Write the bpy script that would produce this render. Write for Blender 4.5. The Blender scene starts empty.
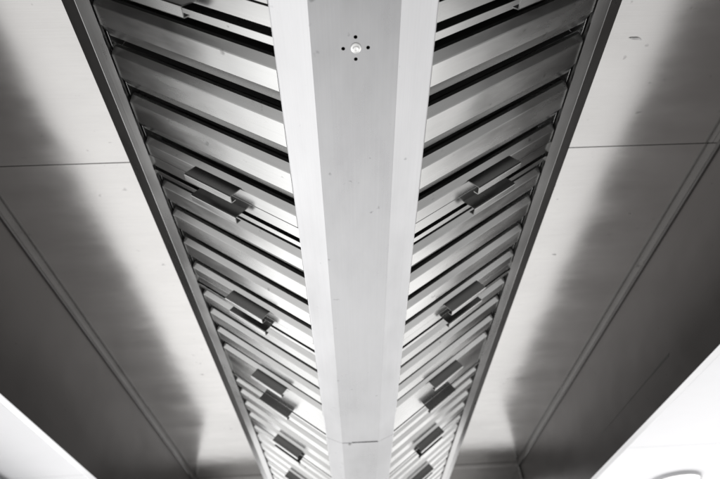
import bpy, bmesh, math, random
from mathutils import Vector, Matrix
random.seed(7)
SC = bpy.context.scene
COL = SC.collection
H0 = 1.5                       # camera height above the kitchen floor (floor itself is out of sight)

# ------------------------------------------------------------------ helpers
class MB:
    """collects polygons (world coordinates, z relative to the camera height) for ONE mesh object"""
    def __init__(self): self.v = []; self.f = []
    def poly(self, pts):
        n = len(self.v); self.v += [Vector(p) for p in pts]; self.f.append(tuple(range(n, n + len(pts)))); return self
    def add(self, vs, fs):
        n = len(self.v); self.v += [Vector(p) for p in vs]; self.f += [tuple(n + i for i in f) for f in fs]; return self
    def box(self, a, b):
        x0, y0, z0 = a; x1, y1, z1 = b
        return self.add([(x0,y0,z0),(x1,y0,z0),(x1,y1,z0),(x0,y1,z0),(x0,y0,z1),(x1,y0,z1),(x1,y1,z1),(x0,y1,z1)],
                        [(0,3,2,1),(4,5,6,7),(0,1,5,4),(1,2,6,5),(2,3,7,6),(3,0,4,7)])
    def extrude(self, loop, p0, p1):
        """closed 2D loop mapped by p0/p1 (callables 2D -> 3D) to two ends"""
        n = len(loop)
        vs = [p0(q) for q in loop] + [p1(q) for q in loop]
        fs = [(i, (i+1) % n, n + (i+1) % n, n + i) for i in range(n)]
        fs += [tuple(range(n))[::-1], tuple(range(n, 2*n))]
        return self.add(vs, fs)
    def cyl(self, c, r, z0, z1, n=32, r1=None):
        r1 = r if r1 is None else r1
        vs = [(c[0]+r*math.cos(2*math.pi*i/n), c[1]+r*math.sin(2*math.pi*i/n), z0) for i in range(n)]
        vs += [(c[0]+r1*math.cos(2*math.pi*i/n), c[1]+r1*math.sin(2*math.pi*i/n), z1) for i in range(n)]
        fs = [(i, (i+1) % n, n+(i+1) % n, n+i) for i in range(n)] + [tuple(range(n))[::-1], tuple(range(n, 2*n))]
        return self.add(vs, fs)
    def lathe(self, c, prof, n=48):
        vs = []
        for r, z in prof:
            vs += [(c[0]+r*math.cos(2*math.pi*i/n), c[1]+r*math.sin(2*math.pi*i/n), z) for i in range(n)]
        fs = []
        for k in range(len(prof)-1):
            fs += [(k*n+i, k*n+(i+1) % n, (k+1)*n+(i+1) % n, (k+1)*n+i) for i in range(n)]
        return self.add(vs, fs)
    def build(self, name, mat, parent=None, bevel=0.0, smooth=False):
        off = parent_world(parent)
        me = bpy.data.meshes.new(name)
        me.from_pydata([tuple(p + Vector((0,0,H0)) - off) for p in self.v], [], self.f)
        bm = bmesh.new(); bm.from_mesh(me); bmesh.ops.recalc_face_normals(bm, faces=bm.faces); bm.to_mesh(me); bm.free()
        if smooth:
            for p in me.polygons: p.use_smooth = True
        me.materials.append(mat)
        o = bpy.data.objects.new(name, me); COL.objects.link(o)
        if parent: o.parent = parent
        if bevel:
            m = o.modifiers.new('bevel', 'BEVEL'); m.width = bevel; m.segments = 2; m.limit_method = 'ANGLE'; m.angle_limit = math.radians(20)
            m.harden_normals = False
        return o

def parent_world(p):
    v = Vector((0,0,0))
    while p is not None:
        v += p.location; p = p.parent
    return v

def thing(name, label, cat, loc, group=None):
    o = bpy.data.objects.new(name, None); COL.objects.link(o)
    o.empty_display_size = .1
    o.location = Vector(loc) + Vector((0,0,H0)); o['label'] = label; o['category'] = cat
    if group: o['group'] = group
    return o

def offset_profile(prof, th):
    """2D open polyline -> closed loop of a sheet of thickness th"""
    out = []
    n = len(prof)
    for i in range(n):
        a = Vector(prof[max(i-1,0)]); b = Vector(prof[min(i+1,n-1)])
        d = (b-a).normalized(); nn = Vector((-d.y, d.x))
        out.append(tuple(Vector(prof[i]) + nn*th))
    return list(prof) + out[::-1]

# ------------------------------------------------------------------ materials
def steel(name, base=.58, rough=.3, grain='X', aniso=.6, smudge=.5, bump=.04, tint=(1,.995,.985), wavy=.03, scr=.0):
    m = bpy.data.materials.new(name); m.use_nodes = True
    nt = m.node_tree; N = nt.nodes; L = nt.links
    bs = N['Principled BSDF']
    bs.inputs['Metallic'].default_value = 1
    tc = N.new('ShaderNodeNewGeometry')
    mp = N.new('ShaderNodeMapping'); L.new(tc.outputs['Position'], mp.inputs['Vector'])
    k = {'X':(3,420,420), 'Y':(420,3,420), 'Z':(420,420,3), 'S':(4,300,4)}[grain]
    mp.inputs['Scale'].default_value = k
    g = N.new('ShaderNodeTexNoise'); g.inputs['Scale'].default_value = 1; g.inputs['Detail'].default_value = 3
    L.new(mp.outputs['Vector'], g.inputs['Vector'])
    # broad handling smudges / cleaning marks
    mp2 = N.new('ShaderNodeMapping'); L.new(tc.outputs['Position'], mp2.inputs['Vector'])
    mp2.inputs['Scale'].default_value = {'X':(2.2,6,6),'Y':(6,2.2,6),'Z':(6,6,2.2), 'S':(2.2,9,2.2)}[grain]
    s = N.new('ShaderNodeTexNoise'); s.inputs['Scale'].default_value = 1.3; s.inputs['Detail'].default_value = 7; s.inputs['Roughness'].default_value = .62
    L.new(mp2.outputs['Vector'], s.inputs['Vector'])
    # colour
    r1 = N.new('ShaderNodeMapRange'); r1.inputs['From Min'].default_value = .3; r1.inputs['From Max'].default_value = .7
    r1.inputs['To Min'].default_value = base*(1-.12*smudge); r1.inputs['To Max'].default_value = base*(1+.08*smudge)
    L.new(s.outputs['Fac'], r1.inputs['Value'])
    r2 = N.new('ShaderNodeMapRange'); r2.inputs['From Min'].default_value = .25; r2.inputs['From Max'].default_value = .75
    r2.inputs['To Min'].default_value = .978; r2.inputs['To Max'].default_value = 1.022
    L.new(g.outputs['Fac'], r2.inputs['Value'])
    mu = N.new('ShaderNodeMath'); mu.operation = 'MULTIPLY'; L.new(r1.outputs['Result'], mu.inputs[0]); L.new(r2.outputs['Result'], mu.inputs[1])
    val = mu.outputs[0]
    # sparse small dark spots / grease specks
    vo = N.new('ShaderNodeTexNoise'); vo.inputs['Scale'].default_value = 46; vo.inputs['Detail'].default_value = 3
    L.new(tc.outputs['Position'], vo.inputs['Vector'])
    r3 = N.new('ShaderNodeMapRange'); r3.inputs['From Min'].default_value = .70; r3.inputs['From Max'].default_value = .78
    r3.inputs['To Min'].default_value = 1; r3.inputs['To Max'].default_value = 1-.35*smudge
    L.new(vo.outputs['Fac'], r3.inputs['Value'])
    mu2 = N.new('ShaderNodeMath'); mu2.operation = 'MULTIPLY'; L.new(val, mu2.inputs[0]); L.new(r3.outputs['Result'], mu2.inputs[1])
    cc = N.new('ShaderNodeMix'); cc.data_type = 'RGBA'; cc.blend_type = 'MULTIPLY'; cc.inputs['Factor'].default_value = 1
    L.new(mu2.outputs[0], cc.inputs[6]); cc.inputs[7].default_value = (*tint, 1)
    L.new(cc.outputs[2], bs.inputs['Base Color'])
    # roughness
    rr = N.new('ShaderNodeMapRange'); rr.inputs['From Min'].default_value = .3; rr.inputs['From Max'].default_value = .7
    rr.inputs['To Min'].default_value = rough*(1-.18*smudge); rr.inputs['To Max'].default_value = rough*(1+.28*smudge)
    L.new(s.outputs['Fac'], rr.inputs['Value']); L.new(rr.outputs['Result'], bs.inputs['Roughness'])
    # bump: fine grain plus slight oil-canning of the sheet
    lo = N.new('ShaderNodeTexNoise'); lo.inputs['Scale'].default_value = 3.1; lo.inputs['Detail'].default_value = 2
    L.new(tc.outputs['Position'], lo.inputs['Vector'])
    b0 = N.new('ShaderNodeBump'); b0.inputs['Strength'].default_value = wavy; b0.inputs['Distance'].default_value = .25
    L.new(lo.outputs['Fac'], b0.inputs['Height'])
    b1 = N.new('ShaderNodeBump'); b1.inputs['Strength'].default_value = bump; b1.inputs['Distance'].default_value = .002
    L.new(g.outputs['Fac'], b1.inputs['Height']); L.new(b0.outputs['Normal'], b1.inputs['Normal'])
    L.new(b1.outputs['Normal'], bs.inputs['Normal'])
    return m

def plain(name, col, rough=.6, metal=0, noise=.06, scale=8, emit=None):
    m = bpy.data.materials.new(name); m.use_nodes = True
    nt = m.node_tree; N = nt.nodes; L = nt.links; bs = N['Principled BSDF']
    bs.inputs['Roughness'].default_value = rough; bs.inputs['Metallic'].default_value = metal
    tc = N.new('ShaderNodeNewGeometry'); n = N.new('ShaderNodeTexNoise'); n.inputs['Scale'].default_value = scale; n.inputs['Detail'].default_value = 5
    L.new(tc.outputs['Position'], n.inputs['Vector'])
    cr = N.new('ShaderNodeValToRGB')
    cr.color_ramp.elements[0].position = .3; cr.color_ramp.elements[1].position = .7
    cr.color_ramp.elements[0].color = (*[c*(1-noise) for c in col], 1); cr.color_ramp.elements[1].color = (*[min(1,c*(1+noise)) for c in col], 1)
    L.new(n.outputs['Fac'], cr.inputs['Fac']); L.new(cr.outputs['Color'], bs.inputs['Base Color'])
    if emit:
        bs.inputs['Emission Color'].default_value = (1,.98,.95,1); bs.inputs['Emission Strength'].default_value = emit
    return m

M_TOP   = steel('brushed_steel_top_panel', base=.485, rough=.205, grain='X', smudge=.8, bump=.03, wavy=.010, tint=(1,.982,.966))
M_WALL  = steel('brushed_steel_wall_shaded', base=.11, rough=.33, grain='Y', smudge=.6, bump=.03, wavy=.015, tint=(1,.945,.925))  # base far below stainless: the walls' shade is put into the colour
M_TROUGH= steel('satin_steel_trough', base=.55, rough=.32, grain='Y', smudge=.9, bump=.015, wavy=.02, tint=(.985,.985,1))
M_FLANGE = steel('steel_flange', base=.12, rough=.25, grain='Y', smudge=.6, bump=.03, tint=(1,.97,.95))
M_BOTTOM = steel('dull_steel_trough_bottom', base=.415, rough=.30, grain='Y', smudge=1.3, bump=.02, wavy=.02, tint=(.985,.985,1))
M_RAIL  = steel('steel_rail', base=.33, rough=.28, grain='Y', smudge=.6, bump=.05)
M_SLAT  = steel('baffle_steel', base=.50, rough=.235, grain='S', smudge=1.2, bump=.012, wavy=.02, tint=(1,1,.99))
M_BACK  = steel('baffle_steel_shaded', base=.09, rough=.4, grain='X', smudge=.6, bump=.05)  # baffle steel coloured dark, standing in for shade in the gaps
M_HAND  = steel('handle_steel_shaded', base=.20, rough=.26, grain='S', smudge=.6, bump=.05)  # handle plate darkened in colour to carry its shaded face
M_DARK  = plain('dark_plenum', (.05,.048,.045), .7, .3, .3, 12)  # near-black sheet closing the space behind the filters
M_MARK = plain('grease_mark', (.018,.017,.016), .5, 0, .3, 60)
M_SCUFF = plain('scuffed_steel', (.42,.415,.41), .34, 1, .25, 90)
M_SCREW = plain('zinc_screw', (.75,.75,.74), .3, 1, .1, 200)
M_CEIL  = plain('white_ceiling_paint', (.82,.82,.835), .8, 0, .012, 5)
M_WHITE = plain('white_plastic_rim', (.42,.42,.43), .35, 0, .03, 20)
M_LENS  = plain('opal_diffuser', (.85,.85,.85), .3, 0, .01, 20, emit=1.0)
M_DUCT  = plain('galvanised_duct', (.42,.43,.44), .38, 1, .3, 38)

# ------------------------------------------------------------------ measured geometry (metres; z above the camera)
XF, ZC = .9908, 1.10          # side wall face, hood top
ZW = .6985                    # lower edge of hood walls
XT, ZT = .1038, .6345         # upper edge of the grease trough
XB, ZB = .0551, .6127         # flat bottom of the trough
XR, ZR = .4869, .9124         # outer edge of the filter rail
XM, ZM = .4495, .8785           # crease of the rail
XI, ZI = .418, .862           # inner lip of the rail
Y0, YS, Y1 = -.16, 1.578, 3.265    # near end, section joint, far end
TH = .7255                    # filter slope dz/dx
CA = 1/math.hypot(1, TH); SA = TH*CA

# ------------------------------------------------------------------ the hood
hood = thing('exhaust_hood', 'long stainless steel kitchen exhaust hood with central grease trough, seen from below', 'exhaust hood', (0, Y0, ZW))

# top panels: three lapped sheets each side
seams = [Y0, .857, 2.28, Y1]
for s in (-1, 1):
    for i in range(3):
        a, b = seams[i], seams[i+1]
        lap = .0016*(i % 2)
        m = MB(); m.box((s*.40, a + (.0004 if i else 0) + (.0004 if i == 2 else 0), ZC - lap), (s*XF, b - (.0004 if i < 2 else 0), ZC + .012))
        m.build('top_panel', M_TOP, hood, bevel=.0006)
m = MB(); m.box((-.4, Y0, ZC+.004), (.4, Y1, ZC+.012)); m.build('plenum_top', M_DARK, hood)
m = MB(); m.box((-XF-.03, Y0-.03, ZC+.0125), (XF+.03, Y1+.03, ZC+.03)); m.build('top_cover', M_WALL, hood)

# side walls (two sheets each, joined at the section joint), double-skinned with outward lip
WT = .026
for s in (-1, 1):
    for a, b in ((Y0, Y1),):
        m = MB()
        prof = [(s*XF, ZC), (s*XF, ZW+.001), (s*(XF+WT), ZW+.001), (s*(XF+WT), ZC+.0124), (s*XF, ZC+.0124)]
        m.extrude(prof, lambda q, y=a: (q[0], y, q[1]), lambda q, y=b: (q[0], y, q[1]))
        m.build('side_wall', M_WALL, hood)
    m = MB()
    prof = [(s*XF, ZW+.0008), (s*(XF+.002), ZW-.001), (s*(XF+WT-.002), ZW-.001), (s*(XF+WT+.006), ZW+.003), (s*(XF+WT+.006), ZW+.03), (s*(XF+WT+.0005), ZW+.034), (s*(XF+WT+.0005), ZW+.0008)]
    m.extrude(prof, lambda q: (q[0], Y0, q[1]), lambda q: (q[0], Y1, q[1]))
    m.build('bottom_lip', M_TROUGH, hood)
    # folded flange along the top of the wall
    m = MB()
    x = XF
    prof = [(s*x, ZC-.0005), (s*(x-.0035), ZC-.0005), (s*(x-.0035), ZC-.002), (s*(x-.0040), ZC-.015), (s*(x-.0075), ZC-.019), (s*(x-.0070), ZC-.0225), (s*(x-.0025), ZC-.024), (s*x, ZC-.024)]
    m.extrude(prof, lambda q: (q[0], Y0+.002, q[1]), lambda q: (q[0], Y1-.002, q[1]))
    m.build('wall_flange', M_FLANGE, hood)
# end walls
for y, d in ((Y0, -1), (Y1, 1)):
    zb = ZW if d < 0 else .985
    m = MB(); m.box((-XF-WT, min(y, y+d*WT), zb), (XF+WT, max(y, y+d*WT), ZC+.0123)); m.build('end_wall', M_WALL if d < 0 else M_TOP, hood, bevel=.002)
    m = MB(); m.box((-XF+.012, min(y, y-d*.004), ZC-.020), (XF-.012, max(y, y-d*.004), ZC-.002)); m.build('wall_flange', M_TOP, hood, bevel=.0012)
    for s in (-1, 1):
        m = MB(); m.box((s*(XF-.012), min(y, y-d*.010), zb+.01), (s*(XF-.0002), max(y, y-d*.0005), ZC-.026)); m.build('corner_joint', M_RAIL, hood, bevel=.003)

# filter rails
for s in (-1, 1):
    loop = [(s*XR, ZR), (s*XM, ZM), (s*(XM-.0015), ZM-.0006), (s*XI, ZI), (s*(XI-.0008), ZI+.010), (s*(XI+.0016), ZI+.010),
            (s*(XI+.0026), ZI+.0025), (s*(XM-.001), ZM+.003), (s*(XR-.003), ZR+.002), (s*(XR-.003), ZC), (s*XR, ZC)]
    m = MB(); m.extrude(loop, lambda q: (q[0], Y0+.001, q[1]), lambda q: (q[0], Y1-.001, q[1]))
    m.build('filter_rail', M_RAIL, hood)
# grease trough, two lengths; the near one has fixing holes in its bottom
def trough_bottom(m, a, b, z, holes=()):
    bm = bmesh.new()
    edges = []
    vs = [bm.verts.new(p) for p in ((-XB,a,z),(XB,a,z),(XB,b,z),(-XB,b,z))]
    edges += [bm.edges.new((vs[i], vs[(i+1) % 4])) for i in range(4)]
    for hx, hy, r in holes:
        hv = [bm.verts.new((hx+r*math.cos(t*math.pi/8), hy+r*math.sin(t*math.pi/8), z)) for t in range(16)]
        edges += [bm.edges.new((hv[i], hv[(i+1) % 16])) for i in range(16)]
    bmesh.ops.triangle_fill(bm, edges=edges, use_beauty=True)
    bm.verts.index_update()
    m.add([v.co.copy() for v in bm.verts], [tuple(v.index for v in f.verts) for f in bm.faces]); bm.free()
SCY = .3110
holes = [(.0006, SCY-.0143, .0024), (.0006, SCY+.0148, .0024), (-.0150, SCY+.0004, .0024), (.0162, SCY-.0002, .0024)]
for a, b, hs, dz in ((Y0+.001, .2535, (), 0), (.2535, YS-.0005, holes, .0007), (YS+.0005, Y1-.001, (), 0)):
    m = MB(); trough_bottom(m, a, b, ZB+dz, hs)
    m.poly([(-XB,a,ZB+dz),(XB,a,ZB+dz),(XB,a,ZB+.01),(-XB,a,ZB+.01)]); m.poly([(-XB,b,ZB+dz),(XB,b,ZB+dz),(XB,b,ZB+.01),(-XB,b,ZB+.01)])
    m.build('trough_bottom', M_BOTTOM, hood)
for a, b in ((Y0+.001, YS-.0006), (YS+.0006, Y1-.001)):
    for s in (-1, 1):
        loop = [(s*XB, ZB), (s*(XT-.0015), ZT-.0012), (s*XT, ZT), (s*XT, ZT+.032), (s*(XT-.0015), ZT+.032), (s*(XT-.0015), ZT+.0015), (s*XB, ZB+.0025)]
        m = MB(); m.extrude(loop, lambda q, y=a: (q[0], y, q[1]), lambda q, y=b: (q[0], y, q[1]))
        m.build('trough_side', M_TROUGH, hood)
# joint strip over the trough at the section joint
m = MB(); m.box((-.026, YS-.001, ZB-.0012), (.0535, YS+.020, ZB-.0002)); m.build('joint_strip', M_BOTTOM, hood, bevel=.0006)
m = MB(); m.lathe((-.033, YS+.010), [(0, ZB-.003), (.003, ZB-.0028), (.005, ZB-.0014), (.0055, ZB)], 20); m.build('rivet', M_RAIL, hood, smooth=True)
# fixing screw in the middle of the hole pattern
m = MB(); m.lathe((.0010, SCY), [(.0, ZB-.0022), (.0012, ZB-.0022), (.0016, ZB-.0030), (.0034, ZB-.0032), (.0040, ZB-.0026), (.0043, ZB-.0012), (.0060, ZB-.0010), (.0068, ZB-.0004), (.0070, ZB+.0012)], 32)
m.build('screw', M_SCREW, hood, smooth=True)
# trough inner darkness is the closed plenum itself
# filler strips between the filters of the two lengths and at the ends
def filt_pt(s, u, y, n):
    """u along the slope from the trough edge, n downward from the filter plane"""
    return (s*(XT + u*CA + n*SA), y, ZT + u*SA - n*CA)
PITCH = .390
starts = [-.122 + .39*i for i in range(4)] + [1.540 + .39*i for i in range(4)]
fill = [(Y0+.002, -.1235), (1.4365, 1.5390), (3.1000, Y1-.002)]
for s in (-1, 1):
    for a, b in fill:
        m = MB(); loop = [(a, -.004), (b, -.004), (b, -.006), (a, -.006)]
        m.extrude(loop, lambda q: filt_pt(s, .001, q[0], q[1]), lambda q: filt_pt(s, .404, q[0], q[1]))
        m.build('filler_strip', M_SLAT, hood)

# ------------------------------------------------------------------ baffle filters
FW, FL = .388, .398
def hat(y0, w=.074):
    f = y0 + w - .0195
    return [(y0-.0005, -.020), (y0, -.0135), (y0+.0105, -.0042), (y0+.0120, -.0032), (f-.0012, -.0032), (f, -.0042), (f+.0220, -.0140), (f+.0228, -.0200)]
HATS = [.0725, .1580, .2530, .3480]
WID = [.0650, .0745, .0745, .0]
def make_filter(s):
    r = thing('baffle_filter', '', 'grease filter', (s*XT, 0, ZT), 'stainless baffle filters in the two sloping banks')
    off = parent_world(r)
    B = lambda u: (lambda q: filt_pt(s, u, q[0], q[1]))
    # frame: two side channels with a flat strip, two end channels
    m = MB()
    for a, b in ((.0006, .0270), (.0390, .0510)):
        m.extrude([(a, -.0045), (b, -.0045), (b, -.0060), (a+.0015, -.0060), (a+.0015, -.040), (a, -.040)], B(.002), B(FL))
    m.extrude([(.001,-.024),(FW-.001,-.024),(FW-.001,-.040),(.001,-.040)], B(.0015), B(.004))
    m.extrude([(.015,-.012),(FW-.008,-.012),(FW-.008,-.044),(.015,-.044)], B(FL-.006), B(FL-.001))
    m.build('frame', M_SLAT, r, bevel=.0005)
    for k, h in enumerate(HATS):
        p = hat(h, WID[k])
        if k == 3: p = [(h-.0005, -.020), (h, -.0135), (h+.0105, -.0042), (h+.0120, -.0032), (FW-.0012, -.0032), (FW-.0006, -.0042), (FW-.0006, -.038)]
        m = MB(); m.extrude(offset_profile(p, -.0010), B(.004), B(FL-.010))
        m.build('baffle', M_SLAT, r)
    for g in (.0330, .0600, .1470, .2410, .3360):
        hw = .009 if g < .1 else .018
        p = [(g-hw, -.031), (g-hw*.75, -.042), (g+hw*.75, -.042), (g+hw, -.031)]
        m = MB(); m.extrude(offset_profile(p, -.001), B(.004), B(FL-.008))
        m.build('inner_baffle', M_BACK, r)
    for yb in (.0170, .354):
        # folded sheet handle: an upright plate hanging from the frame, returned along its lower edge, ends notched
        m = MB()
        prof = [(yb+.0030, -.004), (yb+.0026, .002), (yb+.0010, .0225), (yb+.0022, .0244)]
        m.extrude(offset_profile(prof, -.0019), B(.132), B(.248))
        h = m.build('handle', M_HAND, r)
        m = MB(); prof = [(yb+.0023, .0246), (yb+.0040, .0252), (yb+.0165, .0254), (yb+.0185, .0240), (yb+.0190, .014)]
        m.extrude(offset_profile(prof, -.0019), B(.132), B(.248))
        m.build('lip', M_SLAT, h)  # lighter steel than the plate, standing in for light on the fold
    return r
LBL = {}
side_word = {-1: 'left', 1: 'right'}
names = ['cut off by the top of the picture', 'second of its bank, level with the screw in the trough',
         'third of its bank from the top', 'fourth of its bank, just before the smooth filler strip',
         'fifth of its bank, just past the smooth filler strip', 'sixth of its bank, past the filler strip',
         'seventh of its bank, next to last', 'last of its bank, at the far end wall']
for s in (-1, 1):
    proto = make_filter(s)
    for i, y in enumerate(starts):
        if i == 0: o = proto
        else:
            o = proto.copy(); COL.objects.link(o)
            for ch in list(proto.children):
                c = ch.copy(); COL.objects.link(c); c.parent = o
                for g in ch.children:
                    e = g.copy(); COL.objects.link(e); e.parent = c
        o.location.y = y
        o['label'] = 'steel %s baffle filter, %s' % (side_word[s], names[i])

# wear on the sheets: one long thin scratch on the right wall, a few short scuffs on the top panels
m = MB(); x = XF - .0006
m.add([(x,1.450,.7995),(x,1.462,.7920),(x,1.62,.7946),(x,2.08,.7960),(x,1.62,.7982),(x,1.49,.8000),
       (XF,1.450,.7995),(XF,1.462,.7920),(XF,1.62,.7946),(XF,2.08,.7960),(XF,1.62,.7982),(XF,1.49,.8000)],
      [(0,1,2,3,4,5)] + [(i,(i+1)%6,6+(i+1)%6,6+i) for i in range(6)])
m.build('scratch', M_MARK, hood)
rs = random.Random(3)
for cx, cy, ln in ((.655,.553,.020), (.672,1.30,.009), (-.655,2.0,.008), (.86,1.12,.004)):
    m = MB(); n = 9; pts = []
    for k in range(n):
        t = 2*math.pi*k/n; r = rs.uniform(.6, 1.1)
        pts.append((cx + ln*r*math.cos(t), cy + .0032*r*math.sin(t) + .12*ln*math.cos(t), ZC-.0022))
    m.poly(pts); m.build('scuff', M_SCUFF, hood)

# ------------------------------------------------------------------ the room beyond the hood
ZCEIL = 1.28
m = MB()
ys = [-6, -3.5, -1.1, 1.25, 3.625, 6.0, 8.4, 10.8]
for a, b in zip(ys[:-1], ys[1:]):
    m.box((-7, a+.003, ZCEIL), (7, b-.003, ZCEIL+.03))
m.box((-7, -6, ZCEIL+.004), (7, 10.8, ZCEIL+.05))
c = m.build('ceiling', M_CEIL); c['kind'] = 'structure'

lc = (2.55, 4.36)
lamp = thing('ceiling_lamp', 'round white ceiling lamp with a thin grey rim beside the hood', 'ceiling lamp', (lc[0], lc[1], ZCEIL))
m = MB(); m.lathe(lc, [(.176, ZCEIL-.020), (.179, ZCEIL-.029), (.187, ZCEIL-.030), (.193, ZCEIL-.022), (.194, ZCEIL)], 64); m.build('rim', M_WHITE, lamp, smooth=True)
m = MB(); m.lathe(lc, [(0, ZCEIL-.028), (.10, ZCEIL-.027), (.15, ZCEIL-.024), (.177, ZCEIL-.018)], 64); m.build('diffuser', M_LENS, lamp, smooth=True)

duct = thing('ventilation_duct', 'grey galvanised ventilation duct running along the ceiling left of the hood', 'duct', (-2.6, 4.5, 1.0))
m = MB(); m.box((-2.88, 2.2, 1.0), (-2.335, 4.4, 1.25)); m.box((-2.88, 4.42, 1.0), (-2.335, 7.4, 1.25)); m.build('duct_body', M_DUCT, duct, bevel=.006)
m = MB(); m.box((-2.905, 4.385, .976), (-2.312, 4.435, 1.274)); m.build('joint_flange', M_DUCT, duct, bevel=.003)

# ------------------------------------------------------------------ light: a bright kitchen around, plus added area lamps out of view
w = bpy.data.worlds.new('World'); SC.world = w; w.use_nodes = True
nt = w.node_tree; N = nt.nodes; L = nt.links
bg = N['Background']
tc = N.new('ShaderNodeTexCoord'); sx = N.new('ShaderNodeSeparateXYZ'); L.new(tc.outputs['Generated'], sx.inputs['Vector'])
mr = N.new('ShaderNodeMapRange'); mr.inputs['From Min'].default_value = -1; mr.inputs['From Max'].default_value = .2
L.new(sx.outputs['Z'], mr.inputs['Value'])
cr = N.new('ShaderNodeValToRGB')
e = cr.color_ramp.elements
zz = lambda z: (z+1)/1.2
STOPS = [(-1,.52), (-.95,.72), (-.88,1.1), (-.78,1.25), (-.5,1.42), (-.3,.85), (-.05,.60), (.2,.5)]
e[0].position = 0; e[1].position = 1
for k, (z, v) in enumerate(STOPS):
    q = e[0] if k == 0 else e[-1] if k == len(STOPS)-1 else e.new(zz(z))
    q.color = (v, v*.995, v*.99, 1)
L.new(mr.outputs['Result'], cr.inputs['Fac'])
# the far end of the kitchen (+Y) is the brighter one
my = N.new('ShaderNodeMapRange'); my.inputs['From Min'].default_value = -.4; my.inputs['From Max'].default_value = 1
my.inputs['To Min'].default_value = .86; my.inputs['To Max'].default_value = 1.35; my.interpolation_type = 'SMOOTHSTEP'
L.new(sx.outputs['Y'], my.inputs['Value'])
L.new(cr.outputs['Color'], bg.inputs['Color']); 
# and the left side (-X) is brighter than the other
mx = N.new('ShaderNodeMapRange'); mx.inputs['From Min'].default_value = -.8; mx.inputs['From Max'].default_value = .8
mx.inputs['To Min'].default_value = 1.1; mx.inputs['To Max'].default_value = .84; mx.interpolation_type = 'SMOOTHSTEP'
L.new(sx.outputs['X'], mx.inputs['Value'])
mm = N.new('ShaderNodeMath'); mm.operation = 'MULTIPLY'; L.new(my.outputs['Result'], mm.inputs[0]); L.new(mx.outputs['Result'], mm.inputs[1])
L.new(mm.outputs[0], bg.inputs['Strength'])


def fill_lamp(name, loc, target, sx_, sy_, power, col=(1,1,1)):
    l = bpy.data.lights.new(name, 'AREA'); l.shape = 'RECTANGLE'; l.size = sx_; l.size_y = sy_; l.energy = power; l.color = col
    o = bpy.data.objects.new(name, l); COL.objects.link(o)
    o.location = Vector(loc) + Vector((0,0,H0))
    d = Vector(target) - Vector(loc); o.rotation_euler = d.to_track_quat('-Z', 'Y').to_euler()
    return o
fill_lamp('added_fill_light', (-4.6, 4.4, -.5), (-.3, 1.4, .75), 4.4, 1.4, 30, (1,1,1))  # added lamps out of view, brightening the slats and room ceiling
fill_lamp('added_fill_light', (4.9, 4.6, -.5), (.3, 1.4, .75), 4.2, 1.4, 24, (1,.985,.97))

fill_lamp('added_fill_light', (-3.2, 6.6, .55), (-.3, 1.6, .72), 3.2, 1.1, 15, (1,1,1))  # second added pair, unseen, put in to whiten the far slats
fill_lamp('added_fill_light', (3.2, 6.6, .55), (.3, 1.6, .72), 3.2, 1.1, 13, (1,.99,.98))

# ------------------------------------------------------------------ camera (recovered from the vanishing points)
cam = bpy.data.cameras.new('camera'); co = bpy.data.objects.new('camera', cam); COL.objects.link(co)
rt = Vector((0.9989052660182877, 0.005438167106531118, -0.04646176771771834))
up = Vector((0.037810321966519386, -0.678672066971454, 0.7334675214796373))
fw = Vector((0.027543584983112015, 0.734421304055932, 0.6781347204465071))
mw = Matrix.Identity(4)
for i in range(3): mw[i][0] = rt[i]; mw[i][1] = up[i]; mw[i][2] = -fw[i]
mw[0][3] = -.0208; mw[1][3] = 0; mw[2][3] = H0
co.matrix_world = mw
cam.sensor_width = 36; cam.lens = 515/720*36; cam.clip_start = .02; cam.clip_end = 200
cam.dof.use_dof = True; cam.dof.focus_distance = .80; cam.dof.aperture_fstop = 5.0
SC.camera = co
SC.render.engine = 'CYCLES'
SC.view_settings.view_transform = 'Standard'; SC.view_settings.look = 'None'
SC.view_settings.exposure = 0; SC.view_settings.gamma = 1
SC.cycles.max_bounces = 12; SC.cycles.glossy_bounces = 8
